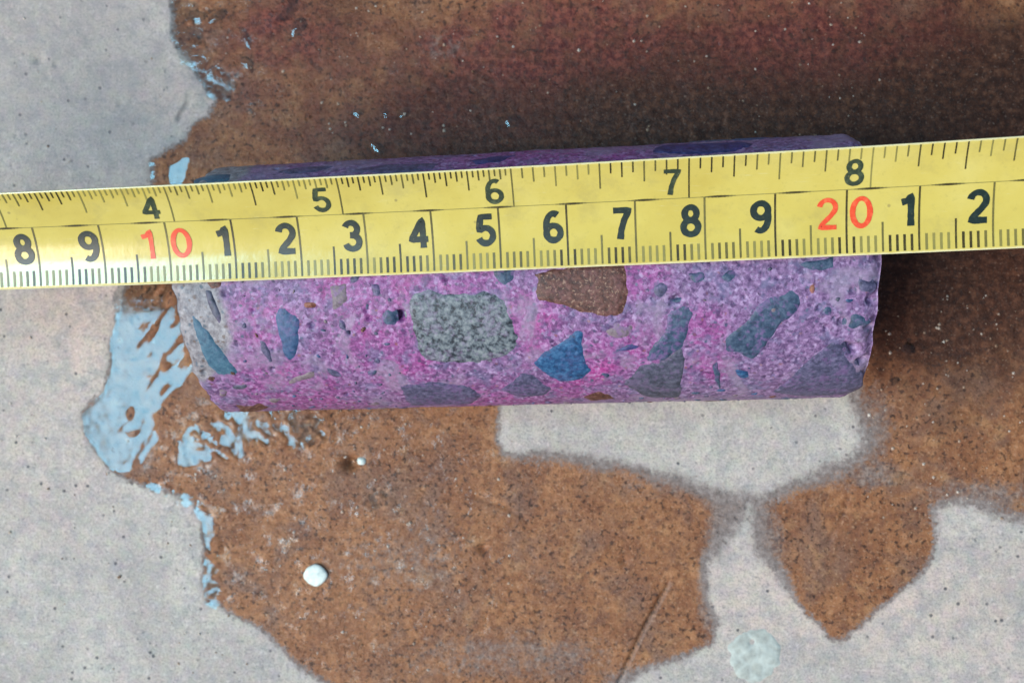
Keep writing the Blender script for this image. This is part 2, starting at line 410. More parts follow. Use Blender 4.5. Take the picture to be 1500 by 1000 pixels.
# ------------------------------------------------------------------ water standing on the floor
def make_water_mat():
    k = NT('clear_water')
    t = k.t
    tr = t.nodes.new('ShaderNodeBsdfTransparent'); tr.inputs[0].default_value = (0.93, 0.95, 0.96, 1)
    gl = t.nodes.new('ShaderNodeBsdfGlossy'); gl.inputs['Roughness'].default_value = 0.06
    gl.inputs['Color'].default_value = (0.86, 0.96, 1.0, 1)
    fr = t.nodes.new('ShaderNodeFresnel'); fr.inputs['IOR'].default_value = 1.36
    bp = k.bump(k.noise(6.0, 4, 0.6), 0.008, 0.5)
    t.links.new(bp, gl.inputs['Normal']); t.links.new(bp, fr.inputs['Normal'])
    mx = t.nodes.new('ShaderNodeMixShader')
    t.links.new(fr.outputs[0], mx.inputs[0]); t.links.new(tr.outputs[0], mx.inputs[1]); t.links.new(gl.outputs[0], mx.inputs[2])
    t.links.new(mx.outputs[0], k.out.inputs['Surface'])
    return k.mat
WATER = make_water_mat()

def water_sheet(spec, step=0.03):
    """A level film lying in its shallow basin; the floor itself draws the shoreline and the islands of grit."""
    P = poly_floor(spec['outer'])
    lo = P.min(0) - 0.2; hi = P.max(0) + 0.2
    X, Y = np.meshgrid(np.arange(lo[0], hi[0], step), np.arange(lo[1], hi[1], step), indexing='ij')
    keep = sdf(X, Y, P) > -0.12
    zz = WATER_Z + spec['ripple'] * fbm(X * 2.2, Y * 2.2, 0, spec['seed'] + 5, 3) + 0.5 * spec['ripple'] * fbm(X * 8, Y * 8, 0, spec['seed'] + 6, 2)
    f = grid_faces(*X.shape)
    kf = f[keep.ravel()[f].all(1)]
    used = np.unique(kf); remap = -np.ones(X.size, int); remap[used] = np.arange(len(used))
    V = np.stack([X.ravel(), Y.ravel(), zz.ravel()], 1)[used]
    return tag(link('water', mesh_np('water', V, remap[kf]), WATER), spec['label'], kind='structure')
for spec in PUDDLES: water_sheet(spec)

# ------------------------------------------------------------------ the concrete core
CX0, CX1 = -6.28, 4.27                                    # its two ends
def core_axis(x):
    return 0.88 + (x + 6.19) * 0.034
def core_R(x):
    return 2.09 + (x + 6.19) * 0.006
CORE_O = np.array([(CX0 + CX1) / 2, core_axis((CX0 + CX1) / 2), 0.0])

def on_core(px, py):
    """Where the sight line of a photograph point meets the core: (x, angle), angle 0 on the ridge, + towards the bottom of the picture."""
    lo_z, hit = None, None
    zs = np.linspace(4.6, 0.3, 4000)
    x, y = lay(px, py, zs)
    R = core_R(x); dy = y - core_axis(x); dz = zs - R
    inside = dy * dy + dz * dz <= R * R
    if not inside.any():
        i = int(np.argmin(dy * dy + dz * dz - R * R))
    else:
        i = int(np.argmax(inside))
    return float(x[i]), float(math.atan2(-dy[i], dz[i]))

def core_pt(x, a, off=0.0):
    R = core_R(x) + off
    return np.stack([x, core_axis(x) - R * np.sin(a), core_R(x) + R * np.cos(a)], -1)

def make_mortar_mat():
    k = NT('stained_mortar')
    carb, hot = k.attr('unstained'), k.attr('magenta')
    n1 = k.noise(1.3, 5, 0.6); n2 = k.noise(6.0, 6, 0.65); n3 = k.noise(20.0, 3, 0.6)
    n4 = k.noise(12.0, 5, 0.72)
    lil = k.ramp(n4, [(0.32, lin(68, 48, 82)), (0.44, lin(106, 80, 116)), (0.56, lin(130, 100, 138)), (0.70, lin(162, 136, 170))])
    mag = k.ramp(n4, [(0.32, lin(82, 36, 82)), (0.44, lin(124, 64, 116)), (0.56, lin(144, 84, 136)), (0.70, lin(172, 128, 168))])
    blush = k.ramp(n4, [(0.30, lin(110, 34, 88)), (0.5, lin(150, 58, 124)), (0.72, lin(176, 110, 160))])
    mag = k.mix(k.rng(k.noise(2.4, 4, 0.6), 0.52, 0.68), mag, blush)
    c = k.mix(k.rng(k.m('ADD', hot, k.m('MULTIPLY', k.m('SUBTRACT', n1, 0.5), 1.0)), 0.1, 0.8), lil, mag)
    c = k.mix(k.m('MULTIPLY', k.rng(k.noise(3.2, 5, 0.65), 0.50, 0.64), 0.6), c, lin(88, 92, 122))
    # sand grains of many colours
    wv = k.t.nodes.new('ShaderNodeVectorMath'); wv.operation = 'MULTIPLY_ADD'
    k.t.links.new(k.noise(9.0, 3, 0.6, colour=True), wv.inputs[0]); wv.inputs[1].default_value = (0.09, 0.09, 0.09); k.t.links.new(k.co, wv.inputs[2])
    W = wv.outputs[0]
    gc = k.voro(13.0, 'Color', vec=W); sep = k.t.nodes.new('ShaderNodeSeparateColor'); k.t.links.new(gc, sep.inputs[0])
    core_ = k.rng(k.voro(13.0, 'Distance', vec=W), 0.46, 0.22)
    def pick(chan, a, b): return k.m('MULTIPLY', k.rng(chan, a, b), core_)
    c = k.mix(k.m('MULTIPLY', pick(sep.outputs[0], 0.74, 0.80), 0.42), c, lin(176, 156, 188))
    c = k.mix(k.m('MULTIPLY', pick(sep.outputs[1], 0.80, 0.84), 0.7), c, lin(50, 40, 66))
    c = k.mix(k.m('MULTIPLY', pick(sep.outputs[2], 0.88, 0.91), 0.65), c, lin(62, 84, 104))
    c = k.mix(k.m('MULTIPLY', pick(sep.outputs[2], 0.05, 0.03), 0.6), c, lin(126, 76, 60))
    gc2 = k.voro(19.0, 'Color', vec=W); s2 = k.t.nodes.new('ShaderNodeSeparateColor'); k.t.links.new(gc2, s2.inputs[0])
    c = k.mix(k.m('MULTIPLY', k.rng(s2.outputs[0], 0.78, 0.86), 0.28), c, lin(178, 154, 190))
    c = k.mix(k.m('MULTIPLY', k.rng(s2.outputs[1], 0.76, 0.82), 0.5), c, lin(62, 38, 78))
    c = k.mix(k.m('MULTIPLY', k.rng(k.noise(13.0, 4, 0.65), 0.58, 0.68), 0.55), c, lin(56, 34, 68))
    c = k.mix(k.m('MULTIPLY', k.rng(k.noise(1.1, 5, 0.6, dist=0.8), 0.50, 0.64), 0.55), c, lin(136, 122, 142))
    grey = k.ramp(k.noise(9.0, 6, 0.7), [(0.3, lin(80, 75, 80)), (0.46, lin(120, 115, 119)), (0.6, lin(144, 140, 143)), (0.76, lin(176, 174, 176))])
    grey = k.mix(k.m('MULTIPLY', pick(sep.outputs[1], 0.70, 0.76), 0.75), grey, lin(92, 74, 66))
    grey = k.mix(k.m('MULTIPLY', pick(sep.outputs[0], 0.74, 0.8), 0.75), grey, lin(70, 88, 102))
    fz = k.rng(k.m('ADD', carb, k.m('MULTIPLY', k.m('SUBTRACT', n2, 0.5), 0.55)), 0.25, 0.75)
    c = k.mix(fz, c, grey)
    h = k.m('ADD', k.m('MULTIPLY', n2, 0.5), k.m('MULTIPLY', n3, 0.5))
    return k.end(c, k.m('MULTIPLY_ADD', n2, 0.3, 0.36), k.bump(h, 0.025, 0.6), 1.4)

NXc, NAc = 430, 520
xs = np.linspace(0, 1, NXc); an = np.linspace(-math.pi, math.pi, NAc, endpoint=False)
S, A = np.meshgrid(xs, an, indexing='ij')
ring_n = lambda seed: fbm(2.2 * np.cos(A) + 5, 2.2 * np.sin(A), 0, seed, 4)
x0 = CX0 + 0.24 * ring_n(201); x1 = CX1 + 0.06 * ring_n(203)
XC = x0 + (x1 - x0) * S
R0 = core_R(XC)
yy = R0 * np.sin(A); zz = R0 * np.cos(A)
off = 0.012 * fbm(XC * 1.1, yy * 1.1, zz * 1.1, 211, 3) + 0.008 * fbm(XC * 6, yy * 6, zz * 6, 212, 3) + 0.008 * fbm(XC * 15, yy * 15, zz * 15, 213, 2)
# broken, crumbly edges at both ends
eL = XC - x0; eR = x1 - XC
off -= 0.08 * np.exp(-(eL / 0.06) ** 2) * (1 + 1.2 * fbm(XC * 3, yy * 3, zz * 3, 215, 3)) + 0.11 * np.exp(-(eR / 0.10) ** 2) * (1 + 0.5 * fbm(XC * 3, yy * 3, zz * 3, 216, 3))
off += 0.02 * fbm(XC * 5, yy * 5, zz * 5, 217, 3) * (sm(0.9, 0.1, eR) + 0.7 * sm(0.8, 0.1, eL))
def core_pit(px, py, r, d):
    px_, pa = on_core(px, py)
    da = (A - pa + math.pi) % (2 * math.pi) - math.pi
    dd = np.hypot(XC - px_, da * R0)
    return -d * np.exp(-(dd / r) ** 4)
for px, py, r, d in ((586, 462, 0.085, 0.16), (541, 466, 0.045, 0.06), (577, 470, 0.04, 0.05), (1252, 512, 0.11, 0.13), (1262, 530, 0.09, 0.13), (1240, 505, 0.06, 0.07),
                     (1233, 471, 0.06, 0.1), (992, 437, 0.06, 0.09), (1003, 455, 0.05, 0.07), (985, 440, 0.04, 0.06), (1210, 480, 0.045, 0.06), (1138, 407, 0.04, 0.06),
                     (1090, 435, 0.03, 0.06), (512, 488, 0.04, 0.07), (400, 540, 0.04, 0.06), (348, 505, 0.03, 0.05), (350, 595, 0.06, 0.08), (1275, 440, 0.07, 0.1),
                     (1250, 425, 0.05, 0.08), (1272, 480, 0.07, 0.12), (700, 530, 0.04, 0.05), (1200, 450, 0.04, 0.05), (300, 545, 0.05, 0.06), (330, 430, 0.05, 0.06)):
    off += core_pit(px, py, r, d)
for _ in range(230):
    cx, ca = rng.uniform(CX0, CX1), rng.uniform(-2.6, 2.6)
    da = (A - ca + math.pi) % (2 * math.pi) - math.pi
    m_ = np.abs(XC - cx) < 0.15
    off[m_] -= (rng.uniform(0.02, 0.06) * np.exp(-(np.hypot(XC - cx, da * R0) / rng.uniform(0.02, 0.045)) ** 4))[m_]
RR = R0 + off
# the underside is ground flat by a hair so that it sits on the floor
VC = np.stack([XC, core_axis(XC) - RR * np.sin(A), R0 + RR * np.cos(A) + 0.015], -1)
bx_, ba_ = on_core(345, 480)
carb = sm(0.35, -0.35, XC - (-5.62) + 0.25 * fbm(XC * 1.6, yy * 1.6, zz * 1.6, 221, 3) + 0.55 * sm(0.35, 1.0, A))
hot = np.zeros(XC.shape)
for px, py, r in ((385, 470, 0.5), (395, 555, 0.6), (450, 585, 0.9), (550, 500, 0.7), (590, 545, 0.6), (720, 590, 0.8), (770, 470, 0.5), (880, 530, 0.5), (930, 510, 0.45),
                  (520, 410, 0.8), (650, 400, 0.8), (935, 400, 0.4), (840, 565, 0.4), (1030, 480, 0.3), (1040, 540, 0.3), (800, 240, 1.5)):
    hx, ha = on_core(px, py)
    da = (A - ha + math.pi) % (2 * math.pi) - math.pi
    hot = np.maximum(hot, np.exp(-(np.hypot(XC - hx, da * R0) / (r * 1.25)) ** 2))
hot = np.maximum(hot, 0.30 * sm(1.8, -1.0, XC))
fc = grid_faces(NXc, NAc, True)
V = VC.reshape(-1, 3); attr_c, attr_h = carb.ravel(), hot.ravel()
# broken end faces: rings shrinking to a centre
faces = [fc]
nV = len(V)
for end, sgn in ((0, -1), (NXc - 1, 1)):
    ring = VC[end]; cen = ring.mean(0)
    prev = np.arange(NAc) + end * NAc
    for q in (0.93, 0.8, 0.62, 0.42, 0.2):
        rp = cen + (ring - cen) * q
        rp[:, 0] += sgn * (0.04 + 0.06 * fbm(rp[:, 1] * 1.5, rp[:, 2] * 1.5, end, 230, 4)) * (1 - q ** 6)
        cur = nV + np.arange(NAc); V = np.vstack([V, rp]); nV += NAc
        attr_c = np.concatenate([attr_c, np.full(NAc, float(sgn < 0))]); attr_h = np.concatenate([attr_h, np.full(NAc, 0.2)])
        j = np.arange(NAc); j2 = (j + 1) % NAc
        qd = np.stack([prev[j], prev[j2], cur[j2], cur[j]], 1)
        faces.append(qd if sgn > 0 else qd[:, ::-1]); prev = cur
    V = np.vstack([V, cen + np.array([[sgn * 0.05, 0, 0]])]); nV += 1
    attr_c = np.append(attr_c, float(sgn < 0)); attr_h = np.append(attr_h, 0.2)
    j = np.arange(NAc); j2 = (j + 1) % NAc
    tri = np.stack([prev[j], prev[j2], np.full(NAc, nV - 1), np.full(NAc, nV - 1)], 1)
    faces.append(tri if sgn > 0 else tri[:, [1, 0, 2, 3]])
quads = np.vstack([f for f in faces if not (f[:, 2] == f[:, 3]).any()])
tris = np.vstack([f[:, :3] for f in faces if (f[:, 2] == f[:, 3]).any()])
me_core = bpy.data.meshes.new('mortar_body')
allv = (V - CORE_O) * U
nl = quads.size + tris.size
me_core.vertices.add(len(allv)); me_core.vertices.foreach_set('co', allv.astype(np.float32).ravel())
me_core.loops.add(nl); me_core.loops.foreach_set('vertex_index', np.concatenate([quads.ravel(), tris.ravel()]).astype(np.int32))
me_core.polygons.add(len(quads) + len(tris))
me_core.polygons.foreach_set('loop_start', np.concatenate([np.arange(len(quads)) * 4, quads.size + np.arange(len(tris)) * 3]).astype(np.int32))
me_core.polygons.foreach_set('use_smooth', np.ones(len(quads) + len(tris), bool))
me_core.update(calc_edges=True); me_core.validate()
for an_, av_ in (('unstained', attr_c), ('magenta', attr_h)):
    at = me_core.attributes.new(an_, 'FLOAT', 'POINT'); at.data.foreach_set('value', av_.astype(np.float32))
core = bpy.data.objects.new('concrete_core', None)
core.empty_display_size = 0.02
col.objects.link(core)
core.location = CORE_O * U
tag(core, 'purple stained concrete drill core lying on wet floor under a yellow tape', 'concrete core')
link('mortar_body', me_core, make_mortar_mat(), core)

def stone_mat(name, dark, mid_, light, scale=10.0, stain=0.3, stain_c=(126, 88, 140), contrast=(0.34, 0.5, 0.68), speck=None):
    k = NT(name)
    n = k.noise(scale, 6, 0.66); n2 = k.noise(2.6, 5, 0.6)
    c = k.ramp(n, [(contrast[0], lin(*dark)), (contrast[1], lin(*mid_)), (contrast[2], lin(*light))])
    if speck:
        c = k.mix(k.m('MULTIPLY', k.rng(k.noise(scale * 1.7, 2), 0.6, 0.68), 0.7), c, lin(*speck))
    c = k.mix(k.m('MULTIPLY', k.rng(k.m('ADD', n2, k.m('MULTIPLY', k.m('SUBTRACT', k.noise(14, 3), 0.5), 0.8)), 0.48, 0.68), stain), c, lin(*stain_c))
    return k.end(c, k.m('MULTIPLY_ADD', n, 0.3, 0.36), k.bump(n, 0.025, 0.6), 1.42)
SM = {
    'teal': stone_mat('teal_stone', (30, 44, 64), (50, 68, 90), (78, 92, 112), 11, 0.5),
    'blade': stone_mat('teal_blue_stone', (40, 72, 94), (56, 92, 112), (78, 110, 126), 12, 0.10),
    'blue': stone_mat('blue_stone', (30, 52, 84), (50, 78, 112), (70, 92, 122), 12, 0.25),
    'deep': stone_mat('deep_blue_stone', (14, 44, 78), (30, 72, 112), (62, 106, 142), 13, 0.10),
    'slate': stone_mat('slate_stone', (46, 46, 68), (72, 70, 96), (104, 98, 126), 13, 0.35),
    'speck': stone_mat('speckled_grey_stone', (30, 36, 44), (82, 90, 97), (126, 131, 133), 12, 0.2, (168, 140, 176), (0.40, 0.49, 0.66)),
    'brown': stone_mat('brown_stone', (50, 28, 24), (82, 48, 40), (110, 74, 60), 14, 0.10, (130, 84, 112), speck=(150, 120, 100)),
    'tan': stone_mat('grey_tan_stone', (82, 68, 76), (112, 98, 104), (124, 108, 112), 13, 0.5),
    'navy': stone_mat('navy_stone', (24, 26, 60), (44, 48, 92), (74, 76, 120), 9, 0.25, (96, 66, 140)),
    'rust': stone_mat('rust_stone', (96, 56, 46), (128, 78, 62), (150, 104, 84), 12, 0.3),
    'dark': stone_mat('charcoal_stone', (42, 46, 58), (66, 68, 84), (92, 92, 108), 11, 0.45, (112, 92, 126)),
}
STONES = [
    ('blade', [(277, 452), (288, 460), (310, 490), (330, 515), (345, 538), (354, 552), (322, 553), (304, 536), (290, 502), (281, 474)]),
    ('dark', [(297, 417), (310, 420), (318, 444), (329, 468), (326, 481), (312, 463), (301, 440)]),
    ('blue', [(405, 443), (420, 440), (428, 455), (442, 462), (440, 500), (436, 524), (425, 535), (415, 520), (408, 490), (401, 466)]),
    ('slate', [(379, 494), (390, 500), (404, 531), (396, 534), (384, 518)]),
    ('tan', [(480, 414), (512, 411), (513, 440), (501, 455), (484, 463)]),
    ('teal', [(555, 462), (568, 450), (580, 458), (581, 478), (565, 476)]),
    ('speck', [(599, 432), (625, 420), (650, 430), (690, 427), (716, 424), (741, 435), (750, 460), (760, 490), (757, 515), (740, 525), (700, 532), (660, 533), (622, 530), (609, 510), (602, 480), (597, 455)]),
    ('teal', [(716, 393), (762, 390), (756, 412), (738, 423), (724, 412)]),
    ('brown', [(779, 398), (830, 390), (918, 384), (926, 425), (918, 462), (886, 467), (850, 460), (825, 448), (782, 440)]),
    ('deep', [(775, 531), (805, 508), (835, 488), (848, 477), (857, 480), (856, 515), (867, 548), (850, 560), (820, 560), (795, 548)]),
    ('slate', [(727, 571), (765, 541), (780, 545), (812, 570), (802, 580), (760, 582)]),
    ('slate', [(583, 562), (630, 557), (690, 564), (710, 580), (692, 592), (600, 594)]),
    ('tan', [(879, 486), (900, 475), (930, 478), (926, 492), (900, 498)]),
    ('navy', [(898, 513), (920, 503), (941, 505), (934, 512)]),
    ('teal', [(879, 544), (896, 548), (893, 554), (884, 551)]),
    ('brown', [(850, 580), (874, 570), (894, 577), (908, 584), (862, 588)]),
    ('teal', [(982, 450), (1008, 440), (1020, 454), (1010, 480), (1004, 508), (970, 532), (940, 534), (954, 508), (972, 486)]),
    ('dark', [(938, 532), (966, 530), (1002, 503), (1007, 520), (1001, 550), (997, 582), (958, 584), (908, 562), (924, 546)]),
    ('teal', [(1055, 500), (1070, 485), (1095, 465), (1110, 441), (1135, 431), (1150, 426), (1166, 418), (1181, 440), (1170, 455), (1145, 475), (1130, 495), (1115, 520), (1100, 530), (1080, 520), (1060, 518)]),
    ('teal', [(1158, 386), (1232, 372), (1229, 390), (1205, 400), (1180, 398)]),
    ('teal', [(1055, 406), (1074, 394), (1081, 404), (1065, 416)]),
    ('slate', [(1128, 576), (1160, 545), (1190, 520), (1221, 491), (1236, 501), (1246, 530), (1262, 552), (1256, 570), (1238, 578), (1180, 581)]),
    ('teal', [(1041, 525), (1050, 519), (1056, 550), (1056, 573), (1047, 560)]),
    ('deep', [(1072, 539), (1095, 543), (1101, 552), (1085, 556)]),
    ('teal', [(1003, 400), (1030, 398), (1037, 410), (1015, 416)]),
    ('rust', [(1185, 415), (1193, 412), (1196, 430), (1188, 432)]),
    ('rust', [(444, 440), (460, 442), (459, 453), (447, 453)]),
    ('slate', [(542, 415), (557, 417), (561, 434), (550, 438)]),
    ('slate', [(477, 538), (500, 544), (506, 551), (490, 553)]),
    ('teal', [(536, 544), (552, 540), (554, 547), (542, 552)]),
    ('tan', [(450, 545), (468, 540), (462, 552), (440, 560), (416, 566), (420, 558)]),
    ('brown', [(345, 596), (380, 590), (400, 594), (372, 603), (350, 604)]),
    ('brown', [(300, 408), (324, 404), (326, 420), (308, 424)]),
    ('tan', [(323, 568), (334, 570), (333, 582), (322, 580)]),
    ('teal', [(1120, 447), (1127, 437), (1133, 444), (1128, 455)]),
    ('tan', [(1124, 452), (1134, 446), (1142, 452), (1136, 463), (1126, 462)]),
    ('navy', [(945, 224), (962, 214), (1030, 211), (1092, 208), (1112, 212), (1080, 224), (1000, 228)]),
    ('slate', [(498, 252), (560, 241), (650, 239), (640, 250), (560, 256)]),
    ('navy', [(678, 238), (722, 229), (764, 227), (740, 238), (700, 243)]),
    ('blade', [(288, 262), (312, 254), (342, 254), (338, 266), (300, 270)]),
    ('slate', [(400, 252), (450, 244), (500, 243), (470, 252), (420, 258)]),
]
def resample(P, step):
    out = []
    for i in range(len(P)):
        a, b = P[i], P[(i + 1) % len(P)]
        n = max(1, int(round(np.hypot(*(b - a)) / step)))
        for t in range(n): out.append(a + (b - a) * t / n)
    return np.array(out)

def stone_mesh(name, P, seed):
    """P: outline in (x, arc length) on the core's skin; a cut stone face level with the skin, sunk into the mortar at its rim."""
    P = resample(P, 0.055)
    n = len(P)
    P = P + 0.05 * np.stack([fbm(P[:, 0] * 7, P[:, 1] * 7, 0.5, seed, 3), fbm(P[:, 0] * 7, P[:, 1] * 7, 9.5, seed + 1, 3)], 1)
    P = 0.5 * P + 0.25 * np.roll(P, 1, 0) + 0.25 * np.roll(P, -1, 0)
    c = P.mean(0)
    area = 0.5 * np.sum(P[:, 0] * np.roll(P[:, 1], -1) - np.roll(P[:, 0], -1) * P[:, 1])
    size = math.sqrt(abs(area))
    P = c + (P - c) * (1 + 0.10 / max(size, 0.22))
    rings = [(1.0, -0.12)] + [(q, 0.0) for q in (1.0, 0.95, 0.9, 0.84, 0.76, 0.64, 0.45, 0.22)]
    wide = min(0.15, 0.4 * size)
    V, Fs = [], []
    def skin(Q):
        R = core_R(Q[:, 0]); a_ = Q[:, 1] / R
        return 0.012 * fbm(Q[:, 0] * 1.1, R * np.sin(a_) * 1.1, R * np.cos(a_) * 1.1, 211, 3)
    for q, o in rings:
        Q = c + (P - c) * q
        o = o - 0.026 + 0.042 * float(sm(0.0, wide, (1 - q) * size * 0.56)) + (0.003 * fbm(Q[:, 0] * 8, Q[:, 1] * 8, 0, seed + 3, 3))
        V.append(core_pt(Q[:, 0], Q[:, 1] / core_R(Q[:, 0]), o + skin(Q)))
    V.append(core_pt(c[None, 0], c[None, 1] / core_R(c[None, 0]), 0.016 + skin(c[None, :])))
    V = np.vstack(V) + np.array([0, 0, 0.015])
    j = np.arange(n); j2 = (j + 1) % n
    for r in range(len(rings) - 1):
        a = r * n
        Fs += [[a + i, a + k2, a + n + i] for i, k2 in zip(j, j2)] + [[a + k2, a + n + k2, a + n + i] for i, k2 in zip(j, j2)]
    a = (len(rings) - 1) * n
    Fs += [[a + i, a + k2, a + n] for i, k2 in zip(j, j2)]
    Fs = np.array(Fs)
    if area > 0: Fs = Fs[:, ::-1]
    return mesh_np(name, V - CORE_O, Fs)
for i, (kind, pts) in enumerate(STONES):
    P = np.array([on_core(*p) for p in pts]); P[:, 1] *= core_R(P[:, 0])
    link('aggregate_stone', stone_mesh('aggregate_stone', P, 300 + 7 * i), SM[kind], core)
big = [np.array([on_core(*p) for p in pts]).mean(0) for _, pts in STONES]
ext = [0.6 * np.ptp(np.array([on_core(*p)[0] for p in pts])) for _, pts in STONES]
def chip_outline(cx, cs, r):
    m_ = rng.integers(5, 9)
    th = np.sort(rng.uniform(0, 2 * math.pi, m_) * 0.25 + np.linspace(0, 2 * math.pi, m_, endpoint=False))
    rr = r * rng.uniform(0.65, 1.25, m_); rot = rng.uniform(0, 3.14); el = rng.uniform(0.5, 1.0)
    u, v = rr * np.cos(th), rr * np.sin(th) * el
    return np.stack([cx + u * math.cos(rot) - v * math.sin(rot), cs + u * math.sin(rot) + v * math.cos(rot)], 1)
placed = 0
while placed < 95:                                        # the finer gravel on the face turned to us
    cx, ca = rng.uniform(CX0 + 0.3, CX1 - 0.25), rng.uniform(-0.1, 1.5)
    r = 0.045 + 0.13 * rng.random() ** 2
    if min(math.hypot(cx - b_[0], (ca - b_[1]) * 2.1) - e_ for b_, e_ in zip(big, ext)) < r + 0.05: continue
    big.append(np.array([cx, ca])); ext.append(r)
    link('aggregate_stone', stone_mesh('aggregate_stone', chip_outline(cx, ca * core_R(cx), r), 1500 + 7 * placed), SM[['teal', 'slate', 'tan', 'slate', 'blue', 'dark', 'teal', 'tan', 'brown'][placed % 9]], core)
    placed += 1
kinds = ['teal', 'slate', 'tan', 'blue', 'brown', 'speck']
for i in range(34):                                       # stones on the far flank and under the tape
    cx = rng.uniform(CX0 + 0.5, CX1 - 0.6); ca = rng.choice([rng.uniform(-2.4, -1.35), rng.uniform(1.55, 2.4), rng.uniform(-0.75, -0.25)])
    r = rng.uniform(0.1, 0.42); m_ = rng.integers(5, 9)
    th = np.sort(rng.uniform(0, 2 * math.pi, m_) * 0.25 + np.linspace(0, 2 * math.pi, m_, endpoint=False))
    rr = r * rng.uniform(0.7, 1.2, m_)
    P = np.stack([cx + rr * np.cos(th) * 1.2, ca * core_R(cx) + rr * np.sin(th) * 0.8], 1)
    link('aggregate_stone', stone_mesh('aggregate_stone', P, 900 + 7 * i), SM[kinds[i % 6]], core)

# ------------------------------------------------------------------ the tape measure
TW, TM, PHI0, PHIW = 1.60, 0.95, math.radians(-3.0), math.radians(52.0)
MARKS = np.arange(8, 23)
mx_ = np.array([47, 143, 239, 337, 434, 533, 632, 729, 828, 929, 1030, 1135, 1241, 1349, 1457.])
my_ = np.array([333, 329, 325, 321.5, 318.5, 312, 308, 304, 299, 293, 288, 282, 279, 272, 267.])
my_ = np.polyval(np.polyfit(mx_, my_, 2), mx_)
uu = (mx_ - 750) / 700
mz_ = 4.58 + 0.10 * uu + 0.20 * uu * uu
wx_, wy_ = lay(mx_, my_, mz_)
cfx, cfy, cfz = np.polyfit(MARKS - 15, wx_, 2), np.polyfit(MARKS - 15, wy_, 1), np.polyfit(MARKS - 15, mz_, 2)
TAPE_O = np.array([np.polyval(cfx, 0), np.polyval(cfy, 0), 0.0])
def tape_pt(s, t, off=0.0):
    s = np.asarray(s, float); t = np.asarray(t, float) + 0 * s
    q = s - 15
    x, y, z = np.polyval(cfx, q), np.polyval(cfy, q), np.polyval(cfz, q)
    tz = np.polyval(np.polyder(cfz), q); ty = np.polyval(np.polyder(cfy), q)
    T = np.stack([np.ones_like(q), ty, tz], -1); T /= np.linalg.norm(T, axis=-1, keepdims=True)
    Sv = np.cross(np.array([0, 0, 1.0]), T); Sv /= np.linalg.norm(Sv, axis=-1, keepdims=True)
    N = np.cross(T, Sv)
    rate = PHIW / TW * np.clip(1.0 - 0.022 * q, 0.75, 1.25)     # the blade cups more towards its left
    ph = PHI0 + t * rate; pm = PHI0 + TM * rate
    a = (np.sin(ph) - np.sin(pm)) / rate; b = (np.cos(pm) - np.cos(ph)) / rate
    b = b + 0.010 * vnoise(s * 1.1, t * 1.3, 0, 401) * np.abs(t - 0.85) / 0.85
    a = a - np.sin(ph) * off; b = b + np.cos(ph) * off
    return np.stack([x, y, z], -1) + Sv * a[..., None] + N * b[..., None]

tape = bpy.data.objects.new('tape_measure', None); tape.empty_display_size = 0.02
col.objects.link(tape); tape.location = TAPE_O * U
tag(tape, 'yellow steel tape measure blade stretched across the purple concrete core', 'tape measure')

def make_tape_mat():
    k = NT('yellow_tape_enamel')
    n1 = k.noise(0.7, 4, 0.6); n2 = k.noise(12, 5, 0.7)
    c = k.ramp(n1, [(0.3, lin(182, 161, 76)), (0.5, lin(190, 171, 86)), (0.7, lin(195, 178, 100))])
    c = k.mix(k.m('MULTIPLY', k.rng(n2, 0.55, 0.72), 0.25), c, lin(150, 138, 72))
    mp = k.t.nodes.new('ShaderNodeMapping'); mp.inputs['Scale'].default_value = (1.2, 14, 14); mp.inputs['Rotation'].default_value = (0, 0, 0.03)
    k.t.links.new(k.co, mp.inputs['Vector'])
    scr = k.rng(k.noise(2.2, 4, 0.7, vec=mp.outputs[0]), 0.62, 0.75)
    c = k.mix(k.m('MULTIPLY', scr, 0.3), c, lin(204, 200, 160))
    grime = k.rng(k.noise(1.9, 6, 0.7), 0.5, 0.72)
    c = k.mix(k.m('MULTIPLY', grime, 0.32), c, lin(150, 136, 84))
    nick = k.m('MULTIPLY', k.rng(k.voro(3.1), 0.10, 0.04), k.rng(k.noise(1.3, 3), 0.5, 0.6))
    c = k.mix(k.m('MULTIPLY', nick, 0.6), c, lin(120, 108, 72))
    worn = k.attr('edge')
    c = k.mix(k.m('MULTIPLY', k.rng(k.m('ADD', worn, k.m('MULTIPLY', k.m('SUBTRACT', n2, 0.5), 0.8)), 0.45, 1.0), 0.75), c, lin(212, 206, 170))
    return k.end(c, k.m('MULTIPLY_ADD', n2, 0.16, 0.1), k.bump(k.noise(3.0, 4, 0.6), 0.008, 0.5), 1.5)
NS, NTt = 420, 34
s_, t_ = np.meshgrid(np.linspace(1.5, 28.5, NS), np.linspace(0, TW, NTt), indexing='ij')
top = tape_pt(s_, t_).reshape(-1, 3); bot = tape_pt(s_, t_, -0.018).reshape(-1, 3)
edge = np.clip(1 - np.minimum(t_, TW - t_) / 0.06, 0, 1).ravel()
ft = grid_faces(NS, NTt); fb = ft[:, ::-1] + NS * NTt
n0 = NS * NTt
i = np.arange(NS - 1); rim1 = np.stack([i * NTt, i * NTt + n0, (i + 1) * NTt + n0, (i + 1) * NTt], 1)
rim2 = np.stack([i * NTt + NTt - 1, (i + 1) * NTt + NTt - 1, (i + 1) * NTt + NTt - 1 + n0, i * NTt + NTt - 1 + n0], 1)
j = np.arange(NTt - 1); cap1 = np.stack([j, j + 1, j + 1 + n0, j + n0], 1); cap2 = (cap1 + (NS - 1) * NTt)[:, ::-1]
link('blade', mesh_np('blade', np.vstack([top, bot]) - TAPE_O, np.vstack([ft, fb, rim1, rim2, cap1, cap2]), True, {'edge': np.concatenate([edge, edge])}), make_tape_mat(), tape)

